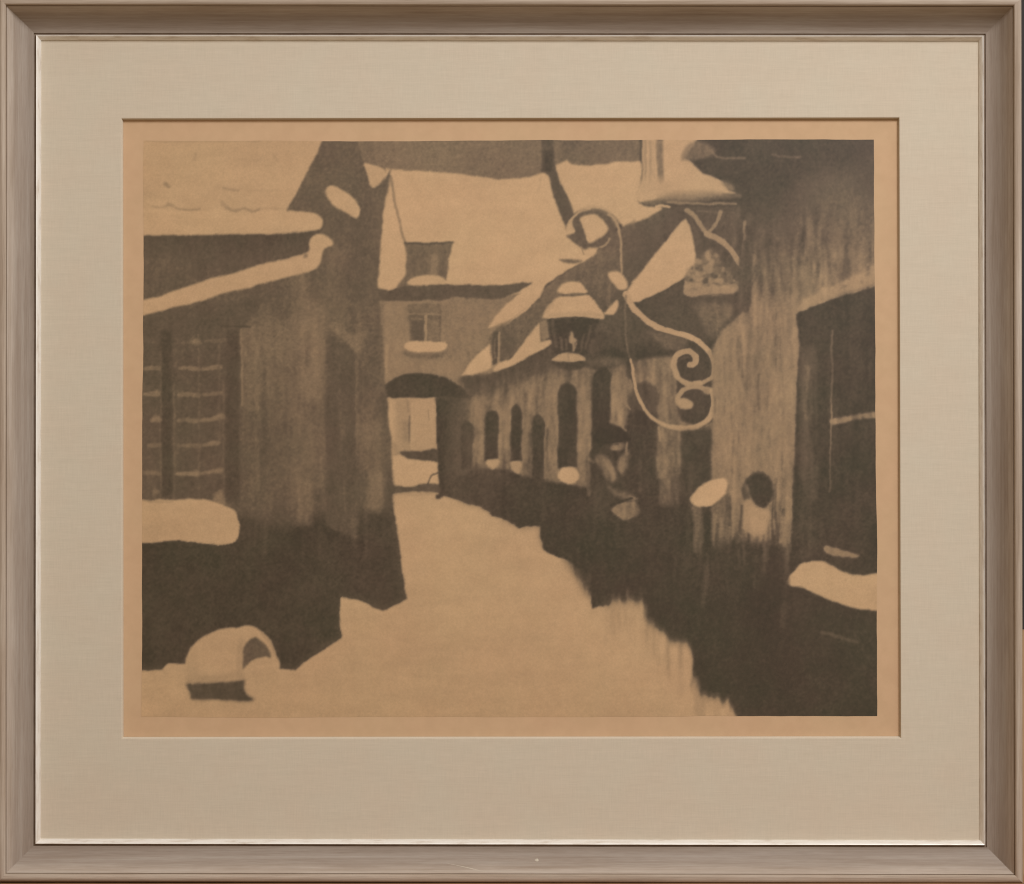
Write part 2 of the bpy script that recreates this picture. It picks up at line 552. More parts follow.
def paint():
    S0 = 0.05
    T[:] = S0
    # ---- sky
    P([(318, 130), (648, 130), (650, 230), (318, 230)], 0.52, 1, smooth=False, grad=(360, 150, 0.53, 620, 150, 0.60))
    P([(560, 130), (646, 130), (646, 164), (560, 170)], 0.62, 3, smooth=False)
    # ---- right half base: dim roofs and walls of the alley
    P([(640, 130), (890, 130), (890, 720), (736, 720), (736, 713), (732, 706), (728, 699), (705, 697), (700, 693),
       (690, 689), (692, 675), (693, 657), (690, 649), (681, 643), (668, 640), (664, 631), (654, 630), (648, 626),
       (645, 620), (644, 609), (643, 599), (634, 599), (627, 600), (622, 603), (612, 604), (600, 606), (592, 609),
       (591, 592), (591, 575), (583, 571), (576, 566), (567, 560), (552, 555), (543, 550), (541, 538), (541, 526),
       (526, 526), (520, 528), (512, 523), (505, 519), (493, 516), (488, 511), (480, 506), (468, 503), (455, 498),
       (440, 494), (436, 400), (462, 376), (541, 297), (545, 284), (597, 250), (640, 200)],
      0.9, 0.7, smooth=False)
    # ---- back roof snow, the alley's closing house
    P([(386, 168), (392, 169), (420, 171), (450, 173), (480, 177), (500, 179), (516, 179), (530, 177), (544, 173),
       (549, 177), (552, 190), (557, 204), (560, 214), (565, 226), (566, 236), (574, 247), (584, 250), (597, 249),
       (595, 254), (583, 262), (566, 271), (552, 280), (540, 290), (520, 290), (390, 292), (378, 285), (378, 260)],
      0.03, 0.8, smooth=False)
    # wall under it with window, then eave
    P([(378, 298), (505, 296), (545, 290), (500, 330), (495, 372), (466, 400), (380, 400)], 0.43, 0.9, smooth=False,
      grad=(384, 340, 0.40, 465, 320, 0.48))
    P([(376, 288), (389, 290), (399, 286), (410, 285), (445, 284), (480, 285), (500, 285), (533, 283), (520, 292),
       (500, 299), (480, 299), (455, 297), (440, 300), (376, 301)], 0.74, 1.2, smooth=False)
    # left gable slope, brown verge
    L([(391, 176), (393, 192), (398, 216), (402, 232), (406, 245)], 2.6, 0.38, 0.8)
    P([(379, 262), (377, 276), (381, 285), (389, 289), (397, 286), (406, 275), (406, 262)], 0.05, 0.6)
    P([(396, 287), (406, 274), (412, 283), (404, 287)], 0.6, 0.8, smooth=False)
    # roof dormer
    P([(404, 242), (407, 243), (449, 243), (453, 241), (452, 246), (449, 258), (447, 280), (406, 280), (406, 260)],
      0.6, 0.6, smooth=False)
    R(407, 247, 428, 276, 0.66, 1.5, 0.9)
    R(431, 254, 437, 275, 0.46, 1.2, 0.9)
    R(439, 250, 446, 276, 0.68, 1.2, 0.7)
    L([(405, 243), (430, 244), (452, 242)], 2.4, 0.72, 0.7)
    P([(407, 283), (411, 279), (420, 276), (432, 275), (443, 277), (446, 281), (444, 284), (420, 286)], 0.06, 0.6)
    # house window
    R(408.5, 304, 440.5, 341, 0.64, 0.8)
    R(409, 304, 440, 313, 0.58, 1)
    R(411, 321, 423, 340, 0.72, 1.4)
    R(428, 320, 439, 340, 0.55, 1.6)
    L([(425.5, 314), (425.5, 341)], 2.6, 0.34, 0.7)
    L([(409, 314), (440, 314)], 2.0, 0.50, 0.8)
    L([(412, 318), (422, 319)], 2.0, 0.55, 0.8)
    P([(403, 347), (407, 342), (420, 341.5), (432, 340.5), (442, 341.5), (447.5, 345), (444, 350), (436, 352),
       (415, 352), (407, 350)], 0.04, 0.6)
    P([(404, 350), (412, 353), (440, 353), (447, 350), (440, 358), (424, 359), (406, 357)], 0.62, 1.6, 0.8)
    P([(420, 366), (452, 360), (470, 380), (440, 374)], 0.30, 5, 0.5)
    L([(386.5, 345), (386, 372)], 3, 0.25, 1.5, 0.7)
    # arch
    P([(383, 386), (389, 381), (400, 375.5), (415, 373), (430, 373.5), (445, 377), (455, 382.5), (466, 391), (475, 398),
       (470, 470), (440, 500), (436, 500), (436, 398), (383, 399)], 0.86, 0.9, smooth=False)
    # sight through the arch
    P([(386, 398), (436, 398), (436, 440), (439, 496), (392, 496), (390, 440)], 0.14, 0.8, smooth=False)
    R(396, 400, 412, 452, 0.25, 2.5, 0.9)
    R(402, 420, 410, 440, 0.40, 2, 0.7)
    L([(409.5, 416), (409, 440)], 1.6, 0.62, 0.7, 0.9)
    L([(407, 400), (408, 412)], 1.5, 0.45, 0.9, 0.7)
    L([(412, 404), (412, 450)], 1.6, 0.10, 0.9, 0.8)
    L([(428, 410), (429, 420)], 1.0, 0.4, 0.8, 0.8)
    P([(388, 399), (391, 400), (392, 420), (394, 452), (391, 456), (389, 420)], 0.08, 0.9)
    P([(392, 440), (399, 448), (404, 454), (394, 456)], 0.32, 2, 0.8)
    P([(400, 452), (406, 450), (420, 450.5), (436, 449), (438, 461), (425, 461), (412, 460), (404, 456)], 0.78, 0.9)
    P([(393, 458), (403, 456), (412, 460), (437, 462), (439, 466), (439, 484), (425, 485), (410, 487), (393, 486)],
      0.03, 0.8)
    L([(427, 485), (429, 480), (432, 475), (438, 472)], 1.8, 0.62, 0.7)
    P([(390, 485), (400, 486.5), (410, 487), (425, 484), (442, 485), (458, 492), (466, 500), (450, 496), (420, 492),
       (400, 493.5), (390, 494)], 0.72, 1.0)
    # ---- row of houses on the right: wall light, roofline, dark foot
    P([(434, 398), (470, 400), (466, 384), (492, 373), (520, 366), (548, 350), (600, 372), (640, 360), (712, 350),
       (712, 470), (650, 480), (590, 488), (560, 484), (530, 478), (500, 470), (470, 470), (462, 440)], 0.50, 2.2,
      smooth=False, grad=(470, 430, 0.60, 600, 420, 0.54))
    P([(436, 398), (468, 398), (472, 404), (470, 440), (468, 476), (462, 500), (440, 495)], 0.82, 1.5, smooth=False,
      grad=(437, 440, 0.9, 470, 440, 0.66))
    for x, y, w, h, tt in ((478, 410, 8, 30, 0.40), (476, 448, 10, 26, 0.42), (504, 428, 9, 40, 0.36),
                           (527, 440, 6, 34, 0.40), (551, 425, 9, 60, 0.38), (549, 462, 8, 24, 0.42),
                           (584, 420, 8, 60, 0.40), (584, 455, 6, 36, 0.45), (618, 400, 8, 34, 0.42),
                           (560, 372, 14, 8, 0.48), (606, 362, 22, 8, 0.48), (656, 372, 20, 22, 0.50),
                           (664, 400, 10, 20, 0.46), (700, 360, 6, 14, 0.6)):
        E(x, y, w, h * 0.62, tt + 0.04, 4.5, 0.65)
    # shade under the eaves of the row, then the dark wall behind the lantern
    P([(462, 378), (475, 376), (495, 373), (520, 364), (540, 356), (552, 350), (556, 362), (545, 372), (522, 382),
       (505, 388), (490, 394), (470, 398), (464, 392)], 0.78, 6, 0.9)
    P([(462, 378), (475, 376), (495, 373), (520, 364), (548, 350), (546, 358), (520, 371), (495, 380), (470, 386)], 0.82, 2, 0.8)
    P([(520, 366), (548, 352), (556, 330), (612, 312), (700, 300), (716, 330), (700, 350), (640, 346), (604, 350),
       (580, 366), (556, 374)], 0.80, 9, 0.95)
    P([(590, 320), (700, 310), (690, 338), (640, 340), (596, 342)], 0.82, 4, 0.8)
    P([(620, 330), (634, 335), (636, 360), (634, 375), (626, 375)], 0.80, 2, 0.8)
    # windows of the row
    P([(461, 470), (461, 426), (464, 421), (470, 421), (473, 426), (472, 470)], 0.82, 1.4, smooth=False)
    P([(484.5, 462), (485, 418), (487, 412), (492, 410), (497, 412), (498.5, 418), (498, 461)], 0.88, 0.9, smooth=False)
    P([(510.5, 462), (511, 412), (513, 406), (517, 403), (521, 406), (522.5, 412), (521.5, 461)], 0.88, 0.9, smooth=False)
    P([(531.5, 524), (532, 422), (534, 416), (538, 413), (542, 416), (544.5, 424), (543, 524)], 0.86, 1.2, smooth=False)
    L([(546, 428), (547, 450), (546, 470)], 3, 0.62, 1.4, 0.6)
    P([(558, 468), (558, 392), (561, 385), (567, 382), (574, 385), (577, 391), (577, 468)], 0.88, 0.9, smooth=False)
    P([(592, 456), (592.5, 376), (596, 371), (602, 368.5), (608, 370), (611, 375), (610, 456)], 0.88, 0.9, smooth=False)
    P([(627, 420), (629, 396), (636, 384), (646, 381), (655, 386), (658, 396), (657, 420)], 0.80, 1.8, smooth=False)
    P([(625, 425), (630, 414), (640, 410), (658, 415), (657, 470), (660, 560), (630, 560)], 0.88, 1.6, smooth=False)
    # dark foot of the row
    P([(462, 474), (476, 466), (490, 470), (505, 472), (516, 478), (530, 482), (548, 484), (570, 488), (588, 492),
       (592, 560), (640, 560), (640, 600), (592, 600), (560, 552), (543, 545), (541, 525), (520, 526), (500, 516),
       (480, 505), (462, 500)], 0.88, 6, 0.95, smooth=False, grad=(500, 470, 0.80, 560, 500, 0.90))
    P([(455, 476), (480, 474), (505, 480), (545, 490), (545, 524), (520, 526), (500, 515), (480, 504), (455, 497)], 0.86, 2.5, 0.8,
      smooth=False)
    P([(486, 462), (490, 459.5), (498, 460), (499, 464), (494, 470), (489, 467)], 0.12, 0.8)
    P([(510, 464), (514, 460.5), (520, 461), (522, 466), (521, 473), (518, 475), (512, 471)], 0.20, 0.9)
    P([(522, 466), (528, 470), (528, 476), (521, 474)], 0.5, 2, 0.7)
    E(568.7, 475.3, 10.6, 8.6, 0.03, 0.8)
    # ---- roofs of the row
    P([(541, 297), (545, 288), (556, 278), (570, 269), (585, 261), (598, 250), (612, 232), (622, 228), (645, 218),
       (668, 208), (690, 212), (684, 222), (660, 250), (640, 275), (627, 296), (660, 330), (640, 345), (600, 330),
       (560, 330), (540, 345), (515, 352), (503, 362), (500, 330), (522, 315)], 0.68, 1.0, smooth=False,
      grad=(560, 285, 0.64, 610, 320, 0.78))
    P([(598, 252), (608, 240), (616, 238), (620, 262), (618, 290), (604, 300), (590, 290), (580, 275)], 0.66, 3, 0.9)
    L([(600, 252), (602, 285)], 5, 0.60, 3, 0.6)
    L([(609, 285), (609, 305)], 4, 0.60, 2, 0.7)
    P([(462, 376), (470, 363), (480, 353), (490, 343), (493.5, 341), (493, 367), (487, 371), (475, 374)], 0.05, 0.6,
      smooth=False)
    P([(489, 335), (496, 328), (508, 323), (524, 312), (541, 298), (545, 308), (534, 326), (516, 350), (511, 357),
       (500, 361), (493, 368)], 0.66, 0.8, smooth=False)
    R(493, 331, 500, 365, 0.82, 0.9)
    L([(499, 332), (499, 362)], 2.2, 0.40, 0.9, 0.9)
    L([(495, 338), (495, 358)], 1.6, 0.58, 0.9, 0.8)
    R(502, 330, 516, 354, 0.72, 2, 0.7)
    P([(487.5, 328), (494, 317), (507, 304), (520, 294), (530, 287), (538, 280), (548, 276), (543, 288), (540, 297),
       (528, 306), (512, 319), (504, 322), (494, 326)], 0.06, 0.6, smooth=False)
    P([(493, 369), (498, 363), (511, 358), (518, 350), (526, 339), (535, 328), (539, 322), (540, 342), (551, 340),
       (551, 344), (544, 349), (534, 354), (520, 362), (506, 368), (494, 372)], 0.07, 0.6, smooth=False)
    P([(540, 322), (547, 320), (549, 338), (541, 341)], 0.48, 1.2, smooth=False)
    # ---- chimney mark, upper right roof
    P([(541, 135), (553, 135), (554, 164), (560, 181), (567, 195), (572, 210), (574, 214), (566, 227), (561, 214),
       (559, 205), (554, 198), (551, 184), (548, 174), (541, 172)], 0.76, 1.0, smooth=False)
    R(543, 150, 552, 172, 0.86, 2)
    L([(541, 178), (538, 190)], 2, 0.2, 1.5, 0.6)
    P([(555, 165), (562, 162.5), (567, 160), (571, 164), (580, 166), (590, 166), (602, 164.5), (615, 162), (640, 161),
       (643, 166), (640, 182), (637, 195), (639, 203), (648, 206), (668, 206.5), (655, 213), (645, 219), (632, 223),
       (622, 227), (618, 221), (612, 215), (604, 210), (592, 208), (583, 209), (574, 213), (571, 203), (564, 189),
       (558, 177)], 0.05, 0.7, smooth=False)
    L([(580, 210), (590, 206), (602, 208), (612, 214)], 2, 0.18, 1.2, 0.7)
    P([(620, 228), (628, 223), (636, 219), (634, 224)], 0.5, 1, 0.8, smooth=False)
    # ---- scroll of the bracket
    P([(566, 236), (571, 234), (575, 232), (571, 226), (574, 219), (582, 213), (592, 211), (602, 213), (610, 219),
       (615, 229), (616, 240), (612, 246), (604, 246), (597, 248), (588, 250), (583, 249), (577, 245), (571, 241)],
      0.70, 0.7)
    P([(580, 219), (586, 215.5), (594, 214.5), (601, 219), (607, 227), (606, 232), (600, 238), (592, 242.5), (589, 243),
       (586, 235), (583, 226)], 0.06, 0.7)
    P([(566, 229), (569, 222), (574, 215.5), (572, 222), (574, 229), (576, 232), (570, 232)], 0.10, 0.8)
    L([(568, 225), (573, 217), (581, 211.5), (590, 209)], 1.6, 0.18, 0.8)
    L([(608, 215), (614, 220), (618, 228), (620.5, 240), (621.5, 255), (621.5, 273)], 2.6, 0.26, 0.8, w2=1.8)
    L([(600, 247), (606, 244), (609, 239)], 1.8, 0.34, 0.9)
    P([(584, 251), (590, 248), (596, 249), (596, 253), (588, 259), (578, 262), (570, 263), (575, 257)], 0.05, 0.8)
    L([(581, 247), (584, 254)], 1.4, 0.35, 0.8)
    P([(559, 259.5), (566, 258.3), (575, 259), (583, 261), (575, 263), (566, 262.5)], 0.62, 0.6)
    # ---- upper right: chimney with snow, dark roof
    P([(641, 130), (890, 130), (890, 300), (860, 285), (800, 300), (745, 316), (690, 300), (690, 215), (668, 208),
       (642, 206)], 0.72, 1.0, smooth=False, grad=(760, 195, 0.86, 800, 290, 0.60))
    P([(642, 136), (700, 136), (696, 142), (690, 150), (686, 158), (695, 165), (703, 174), (714, 177), (722, 181),
       (728, 190), (737, 194), (720, 197), (690, 197), (665, 199), (650, 203), (640, 202), (636, 197), (637, 189),
       (642, 181), (642, 160)], 0.09, 0.9, smooth=False)
    L([(645, 140), (645, 180)], 3.0, 0.40, 2.2, 0.7)
    L([(650.5, 142), (650, 182)], 3.5, 0.36, 2.4, 0.7)
    L([(654, 142), (654, 180)], 2.0, 0.2, 1.2, 0.8)
    L([(659.5, 138), (660.5, 180)], 6.5, 0.60, 2.4, 0.9, w2=3)
    P([(641, 178), (664, 178), (668, 190), (640, 192)], 0.14, 4, 0.8)
    P([(681, 158), (686, 146), (694, 142), (705, 142), (716, 152), (708, 158), (696, 160), (689, 160)], 0.55, 1.8, 0.8)
    L([(706, 147), (714, 154), (722, 158), (745, 158)], 2.0, 0.5, 1.2, 0.7)
    L([(772, 155), (785, 157), (800, 157)], 1.8, 0.55, 1.2, 0.6)
    E(728, 186, 8, 4, 0.3, 2.5, 0.6, 30)
    P([(640, 203), (652, 200), (664, 196), (690, 194), (736, 194), (738, 198), (700, 201), (664, 204), (650, 206)],
      0.66, 1.3, 0.9)
    P([(655, 197), (672, 191), (700, 190), (725, 193), (700, 198), (670, 199)], 0.36, 2.2, 0.7)
    L([(668, 202), (690, 203), (712, 203.5), (736, 204)], 2.6, 0.46, 1.0, 0.9)
    L([(664, 208), (700, 209), (738, 209)], 5.0, 0.74, 2, 0.8)
    L([(697, 211), (716, 212), (734, 213)], 2.0, 0.58, 1.2, 0.7)
    L([(655, 206.5), (662, 206), (669, 206.5)], 2.0, 0.05, 0.7)
    # big snow slope of the right roof
    P([(625, 294), (632, 283), (645, 266), (660, 247), (672, 232), (681, 221), (686, 218), (690, 227), (693, 240),
       (696, 254), (695, 269), (681, 280), (665, 290), (652, 296), (640, 302), (632, 303), (627, 299)], 0.06, 0.8,
      smooth=False)
    P([(686, 214), (692, 216), (702, 240), (706, 262), (698, 266), (695, 248), (690, 226)], 0.74, 1.2, smooth=False)
    # braces
    P([(690, 212), (740, 212), (748, 240), (747, 300), (738, 300), (736, 270), (720, 246), (704, 238)], 0.72, 1.5, 0.8,
      smooth=False)
    L([(687, 210), (694, 216), (702, 228), (707, 234)], 4.4, 0.38, 1.2)
    L([(706, 234), (716, 238), (726, 245), (734, 255), (741, 266)], 6.0, 0.30, 1.3)
    L([(720, 212), (716, 223), (709, 232)], 4.2, 0.38, 1.6, 0.9, w2=3)
    L([(745, 222), (744, 242), (742.5, 265)], 3.2, 0.42, 1.4, 0.9)
    L([(749, 215), (749, 300)], 5, 0.72, 2.5, 0.8)
    # second lantern: mottled figure and its snowy foot
    P([(684, 284), (688, 270), (697, 262), (706, 250), (714, 250), (722, 264), (732, 276), (737, 288), (700, 292)], 0.56,
      2.5, 0.9)
    rnd = random.Random(3)
    for _ in range(46):
        x, y = rnd.uniform(689, 722), rnd.uniform(256, 284)
        if abs(x - 708) < 26 - (284 - y) * 0.6:
            E(x, y, rnd.uniform(1.2, 3), rnd.uniform(1.5, 4), rnd.choice((0.30, 0.38, 0.72, 0.66)), 1.3, 0.8)
    for _ in range(30):
        x, y = rnd.uniform(686, 734), rnd.uniform(268, 288)
        E(x, y, rnd.uniform(0.8, 1.8), rnd.uniform(0.8, 2), rnd.choice((0.24, 0.28, 0.82)), 0.8, 0.85)
    for x, y, rx, ry, tt in ((708, 256, 3, 5, 0.28), (709, 268, 4, 6, 0.34), (696, 276, 4, 4, 0.36), (714, 276, 3.5, 3, 0.78),
                             (705, 281, 3, 2.6, 0.8), (692, 281, 2, 3, 0.78), (716, 281, 5, 2, 0.36), (700, 285, 3, 2, 0.7)):
        E(x, y, rx, ry, tt, 1.2, 0.85)
    P([(682, 288), (686, 283), (694, 282), (705, 286), (720, 286), (736, 285), (737.5, 292), (722, 294), (700, 295.5),
       (685, 296)], 0.36, 1.0)
    for x, y in ((688, 286), (699, 284), (712, 286), (726, 287), (733, 290)):
        E(x, y, 3.5, 2.2, 0.24, 1.3, 0.7)
    for x, y in ((694, 289), (706, 285), (718, 285)):
        E(x, y, 2.5, 1.6, 0.6, 1.2, 0.7)
    P([(660, 292), (682, 280), (684, 297), (712, 297), (738, 294), (748, 300), (742, 314), (728, 322), (716, 342), (704, 338),
       (686, 334), (668, 328), (652, 320), (640, 305)], 0.80, 1.3, smooth=False)
    P([(692, 304), (712, 302), (738, 304), (732, 316), (722, 324), (714, 338), (706, 334), (700, 318)], 0.60, 3, 0.8,
      smooth=False)
    P([(735, 292), (748, 296), (744, 314), (734, 318)], 0.78, 2, 0.8)
    # ---- snow lined iron arm and scrolls
    P([(676, 350), (690, 338), (712, 346), (715, 370), (715, 420), (700, 428), (680, 420), (676, 400)], 0.85, 1.4, smooth=False)
    P([(645, 330), (690, 338), (682, 352), (664, 348)], 0.66, 2.5, 0.9, smooth=False)
    L([(626, 294), (633, 307), (647, 321), (660, 328), (674, 332), (690, 337), (702, 344), (709, 352)], 6.2, 0.14, 0.9, w2=5)
    L([(709, 352), (713, 361), (714, 370), (712, 377), (705, 382), (695, 384.5), (686, 383)], 4.0, 0.28, 1.0)
    L([(700, 383), (690, 383.5), (680, 379), (675, 370), (674, 361), (679, 353.5), (688, 351), (695, 356), (695, 363),
       (690, 365)], 5.2, 0.22, 1.0, w2=6.5)
    L([(682, 358), (688, 357)], 2, 0.7, 1, 0.7)
    L([(712, 391), (705, 389), (694, 386), (684, 389), (678, 396), (677.5, 402)], 4.8, 0.28, 1.2)
    E(685, 404, 8, 5.8, 0.2, 1.0, 1, 15)
    E(707, 391.5, 4, 3, 0.35, 1.2)
    L([(624, 330), (626, 350), (630, 370), (636, 388)], 7, 0.84, 1.6, 0.9, w2=3)
    L([(626, 296), (625, 318), (627, 342), (630.5, 362)], 2.0, 0.60, 1.0, 0.8)
    L([(712, 392), (713, 404), (710, 416), (702, 424.5), (690, 428), (674, 427), (660, 423), (648, 414), (641, 402), (636, 388),
       (633, 374), (630.5, 360)], 6.0, 0.17, 0.9, w2=2.2)
    P([(680, 430), (712, 428), (712, 512), (688, 512), (681, 490)], 0.86, 1.6, smooth=False)
    R(659, 432, 679, 506, 0.58, 3.5, 0.9, grad=(660, 432, 0.54, 668, 506, 0.70))
    L([(659, 428), (660, 440)], 2.6, 0.38, 1.2, 0.8)
    # ---- first lantern
    P([(547, 319), (600, 316), (594, 334), (588, 352), (585, 362), (557, 362), (554, 350), (551, 336)], 0.90, 1.8, smooth=False)
    L([(552, 322), (556, 346)], 3.4, 0.74, 1.8, 0.8)
    L([(561, 338), (562.5, 350)], 2.2, 0.64, 1.4, 0.8)
    L([(566, 340), (566.5, 350)], 1.8, 0.62, 1.4, 0.7)
    L([(584, 334), (581, 352)], 1.8, 0.72, 1.4, 0.7)
    L([(591, 326), (586, 348)], 2.2, 0.76, 1.4, 0.8)
    P([(571.5, 331), (574, 337), (577.5, 341), (573, 344), (569, 341)], 0.30, 1.3)
    L([(577, 343), (575, 349)], 1.6, 0.5, 1.0)
    L([(574, 342), (574, 351)], 2.0, 0.40, 1)
    P([(552, 360), (558, 355), (568, 353), (578, 354), (584.5, 357), (585, 361), (570, 362)], 0.18, 0.9)
    L([(568, 354), (569, 361)], 1.2, 0.45, 0.8, 0.7)
    P([(550, 361), (570, 362.5), (587, 361), (582, 368), (571, 370), (558, 367)], 0.86, 1.1)
    P([(543, 317), (547, 308), (555, 299), (563, 296), (575, 296), (587, 295), (594, 300), (601, 309), (604, 318), (592, 318),
       (578, 316), (562, 317.5), (549, 319)], 0.05, 0.6)
    L([(548, 316), (562, 314.5), (578, 313.5), (600, 315)], 4, 0.20, 3, 0.7)
    L([(546, 312), (552, 304)], 3, 0.16, 2.5, 0.6)
    P([(557.5, 291), (561, 285), (566, 282), (574, 281), (581, 283), (585, 288), (586, 292.5), (572, 293.2), (560, 293)], 0.05, 0.6)
    L([(562, 294.6), (572, 294.8), (583, 294.6)], 1.8, 0.66, 0.7)
    P([(604, 314), (607, 309), (613, 303), (617, 300), (618.5, 304), (616, 311), (612, 314.5), (607, 314.5)], 0.08, 0.7)
    P([(608, 275), (611, 271.5), (617, 271.5), (624, 276), (627.5, 283), (626, 289), (619, 289.5), (614, 284)], 0.05, 0.7)
    # ---- passer-by with a hat
    P([(586, 462), (592, 448), (600, 442), (610, 438), (624, 440), (630, 446), (634, 470), (640, 498), (644, 548), (590, 548)], 0.88,
      1.2, smooth=False)
    P([(594, 440), (597, 428), (604, 424), (613, 423.5), (620, 426), (627, 432), (629, 439), (624, 442), (608, 440), (600, 444)],
      0.93, 1.0)
    P([(610, 448), (614, 443), (621, 441.5), (625, 445), (621, 450), (614, 451)], 0.62, 1.2, 0.95)
    L([(627, 444), (625.5, 452)], 2.4, 0.52, 1.0)
    L([(612, 444.5), (618, 444)], 1.6, 0.84, 0.8, 0.8)
    L([(616.5, 446), (616, 450)], 1.4, 0.50, 0.8, 0.8)
    L([(595, 441), (608, 442), (622, 441), (630, 439)], 2.2, 0.95, 0.8)
    L([(614, 452), (617, 462), (619, 474)], 3.0, 0.94, 1.2, 0.9)
    P([(595, 459), (601, 453.5), (608, 457), (614, 467), (617, 479), (612, 484), (606, 478), (601, 469)], 0.56, 1.8, smooth=False)
    L([(604, 459), (611, 472)], 1.6, 0.42, 1.2, 0.7)
    P([(619, 458), (624, 453), (628.5, 450), (628, 462), (625, 470), (621, 475), (617, 468)], 0.56, 1.6)
    L([(588, 458), (594, 462)], 3, 0.62, 1.4, 0.8)
    P([(607, 483), (614, 488), (626, 492), (634, 496), (637, 504), (628, 500), (616, 496), (609, 490)], 0.66, 1.8, 0.9)
    L([(630, 495.5), (636, 499)], 2.4, 0.56, 1.0)
    P([(611, 510), (618, 505), (630, 502), (637, 504), (640, 510), (637, 517), (626, 519.5), (617, 516)], 0.54, 1.1)
    L([(610, 505), (622, 502), (632, 498)], 2.2, 0.92, 0.9)
    L([(588, 455), (589, 495)], 4, 0.58, 2, 0.6)
    P([(600, 470), (606, 486), (612, 500), (604, 520), (594, 500)], 0.80, 3, 0.6)
    L([(640, 462), (640, 490)], 4, 0.78, 2, 0.7)
    P([(611, 374), (625, 378), (626, 398), (628, 424), (622, 428), (612, 424)], 0.50, 1.5, smooth=False)
    L([(625, 404), (630, 409)], 2.2, 0.42, 1.2)
    L([(622, 428), (626, 431)], 2.0, 0.42, 1.0, 0.9)
    # ---- big right wall
    P([(748, 300), (760, 268), (790, 250), (873, 235), (890, 235), (890, 290), (812, 304), (796, 314), (799, 330), (800, 345),
       (797, 400), (795, 450), (793, 500), (791, 552), (712, 552), (712, 350), (722, 330), (740, 314)], 0.44, 2.0, smooth=False,
      grad=(800, 240, 0.50, 760, 320, 0.42))
    P([(738, 230), (890, 205), (890, 262), (800, 292), (748, 304)], 0.56, 7, 0.85, smooth=False,
      grad=(780, 205, 0.84, 815, 285, 0.50))
    P([(800, 190), (830, 170), (873, 200), (873, 255), (800, 285)], 0.60, 16, 0.5)
    L([(744.5, 222), (744, 242), (742.5, 262)], 3.0, 0.46, 1.4, 0.9)
    P([(739, 262), (748, 240), (752, 300), (744, 312), (738, 300)], 0.76, 2.5, 0.8)
    L([(753, 255), (753, 300)], 3, 0.44, 2, 0.6)
    P([(798, 303), (820, 291), (845, 281), (878, 262), (878, 282), (850, 291), (820, 303), (797, 313)], 0.27, 1.8, 0.95, smooth=False)
    rs = random.Random(5)
    for _ in range(40):
        x = rs.uniform(800, 872)
        y = 308 - (x - 798) * 0.5 + rs.uniform(-10, 6)
        E(x, y, rs.uniform(1, 3), rs.uniform(0.8, 2), rs.choice((0.2, 0.45, 0.5)), 1.4, 0.6, -25)
    P([(796, 314), (799, 312), (820, 305), (850, 294), (890, 282), (890, 590), (786, 590), (791, 555), (793, 500), (795, 450),
       (797, 400), (800, 345), (799, 328)], 0.88, 0.9, smooth=False)
    R(800, 345, 817, 500, 0.74, 3, 0.8)
    R(803, 365, 812, 420, 0.68, 2.5, 0.7)
    R(800, 500, 812, 560, 0.80, 2.5, 0.7)
    L([(832.5, 330), (832, 372), (831, 430), (829, 492)], 1.7, 0.62, 0.9, 0.9)
    P([(831, 418), (850, 415.5), (873, 412.5), (878, 413), (878, 418), (852, 420), (833, 424)], 0.44, 0.8)
    P([(823, 549), (827, 546), (838, 549), (858, 555), (854, 558), (838, 556), (828, 554)], 0.42, 1.1)
    # foot of the right wall
    P([(640, 512), (690, 510), (700, 545), (716, 548), (735, 535), (752, 546), (772, 540), (786, 556), (786, 600), (640, 600)], 0.88,
      3.5, 0.95, smooth=False)
    R(740, 545, 792, 700, 0.92, 4, 0.9)
    R(640, 560, 880, 730, 0.92, 5, 0.0)
    L([(697, 508), (699, 530), (697, 548)], 9, 0.64, 3.5, 0.9)
    P([(712, 500), (728, 492), (738, 520), (728, 548), (716, 544)], 0.66, 3, 0.8, smooth=False)
    L([(733, 500), (733, 520), (730, 545)], 5, 0.46, 2.0, 0.8, w2=2)
    P([(777, 470), (793, 470), (792, 520), (789, 560), (784, 566), (781, 540)], 0.46, 1.8, 0.9, smooth=False)
    L([(785, 560), (787, 574)], 4, 0.62, 1.6, 0.8)
    rs = random.Random(21)
    for _ in range(34):
        x = rs.choice((rs.uniform(716, 746), rs.uniform(768, 784)))
        y0 = rs.uniform(478, 530)
        L([(x, y0), (x + rs.uniform(-2, 2), y0 + rs.uniform(18, 45))], rs.uniform(1.5, 4), rs.choice((0.74, 0.66, 0.40, 0.8)), 1.6,
          rs.uniform(0.4, 0.7))
    for _ in range(60):
        x, y0 = rs.uniform(712, 792), rs.uniform(300, 470)
        L([(x, y0), (x + rs.uniform(-1, 1), y0 + rs.uniform(8, 40))], rs.uniform(1, 2.6), rs.choice((0.58, 0.62, 0.36, 0.40)), 1.4,
          rs.uniform(0.25, 0.6))
    P([(690, 548), (716, 545), (740, 538), (760, 543), (786, 548), (790, 585), (690, 585)], 0.88, 11, 0.9, smooth=False)
    for _ in range(36):
        x, y0 = rs.uniform(694, 790), rs.uniform(528, 556)
        L([(x, y0), (x + rs.uniform(-1, 1), y0 + rs.uniform(10, 34))], rs.uniform(1.5, 4), rs.choice((0.88, 0.84, 0.66, 0.70)), 2,
          rs.uniform(0.3, 0.7))
    E(758, 490.5, 15.5, 19, 0.90, 2.0)
    L([(746, 486), (749, 500)], 5, 0.62, 2.4, 0.8)
    L([(742, 515), (746, 500)], 2.5, 0.7, 1.4, 0.7)
    P([(744, 503), (750, 499), (755, 505), (762, 509), (770, 511), (769, 522), (764, 532), (757, 535.5), (749, 533.5), (743, 525)],
      0.26, 2.0)
    P([(748, 508), (768, 512), (766, 528), (752, 530)], 0.18, 3, 0.8)
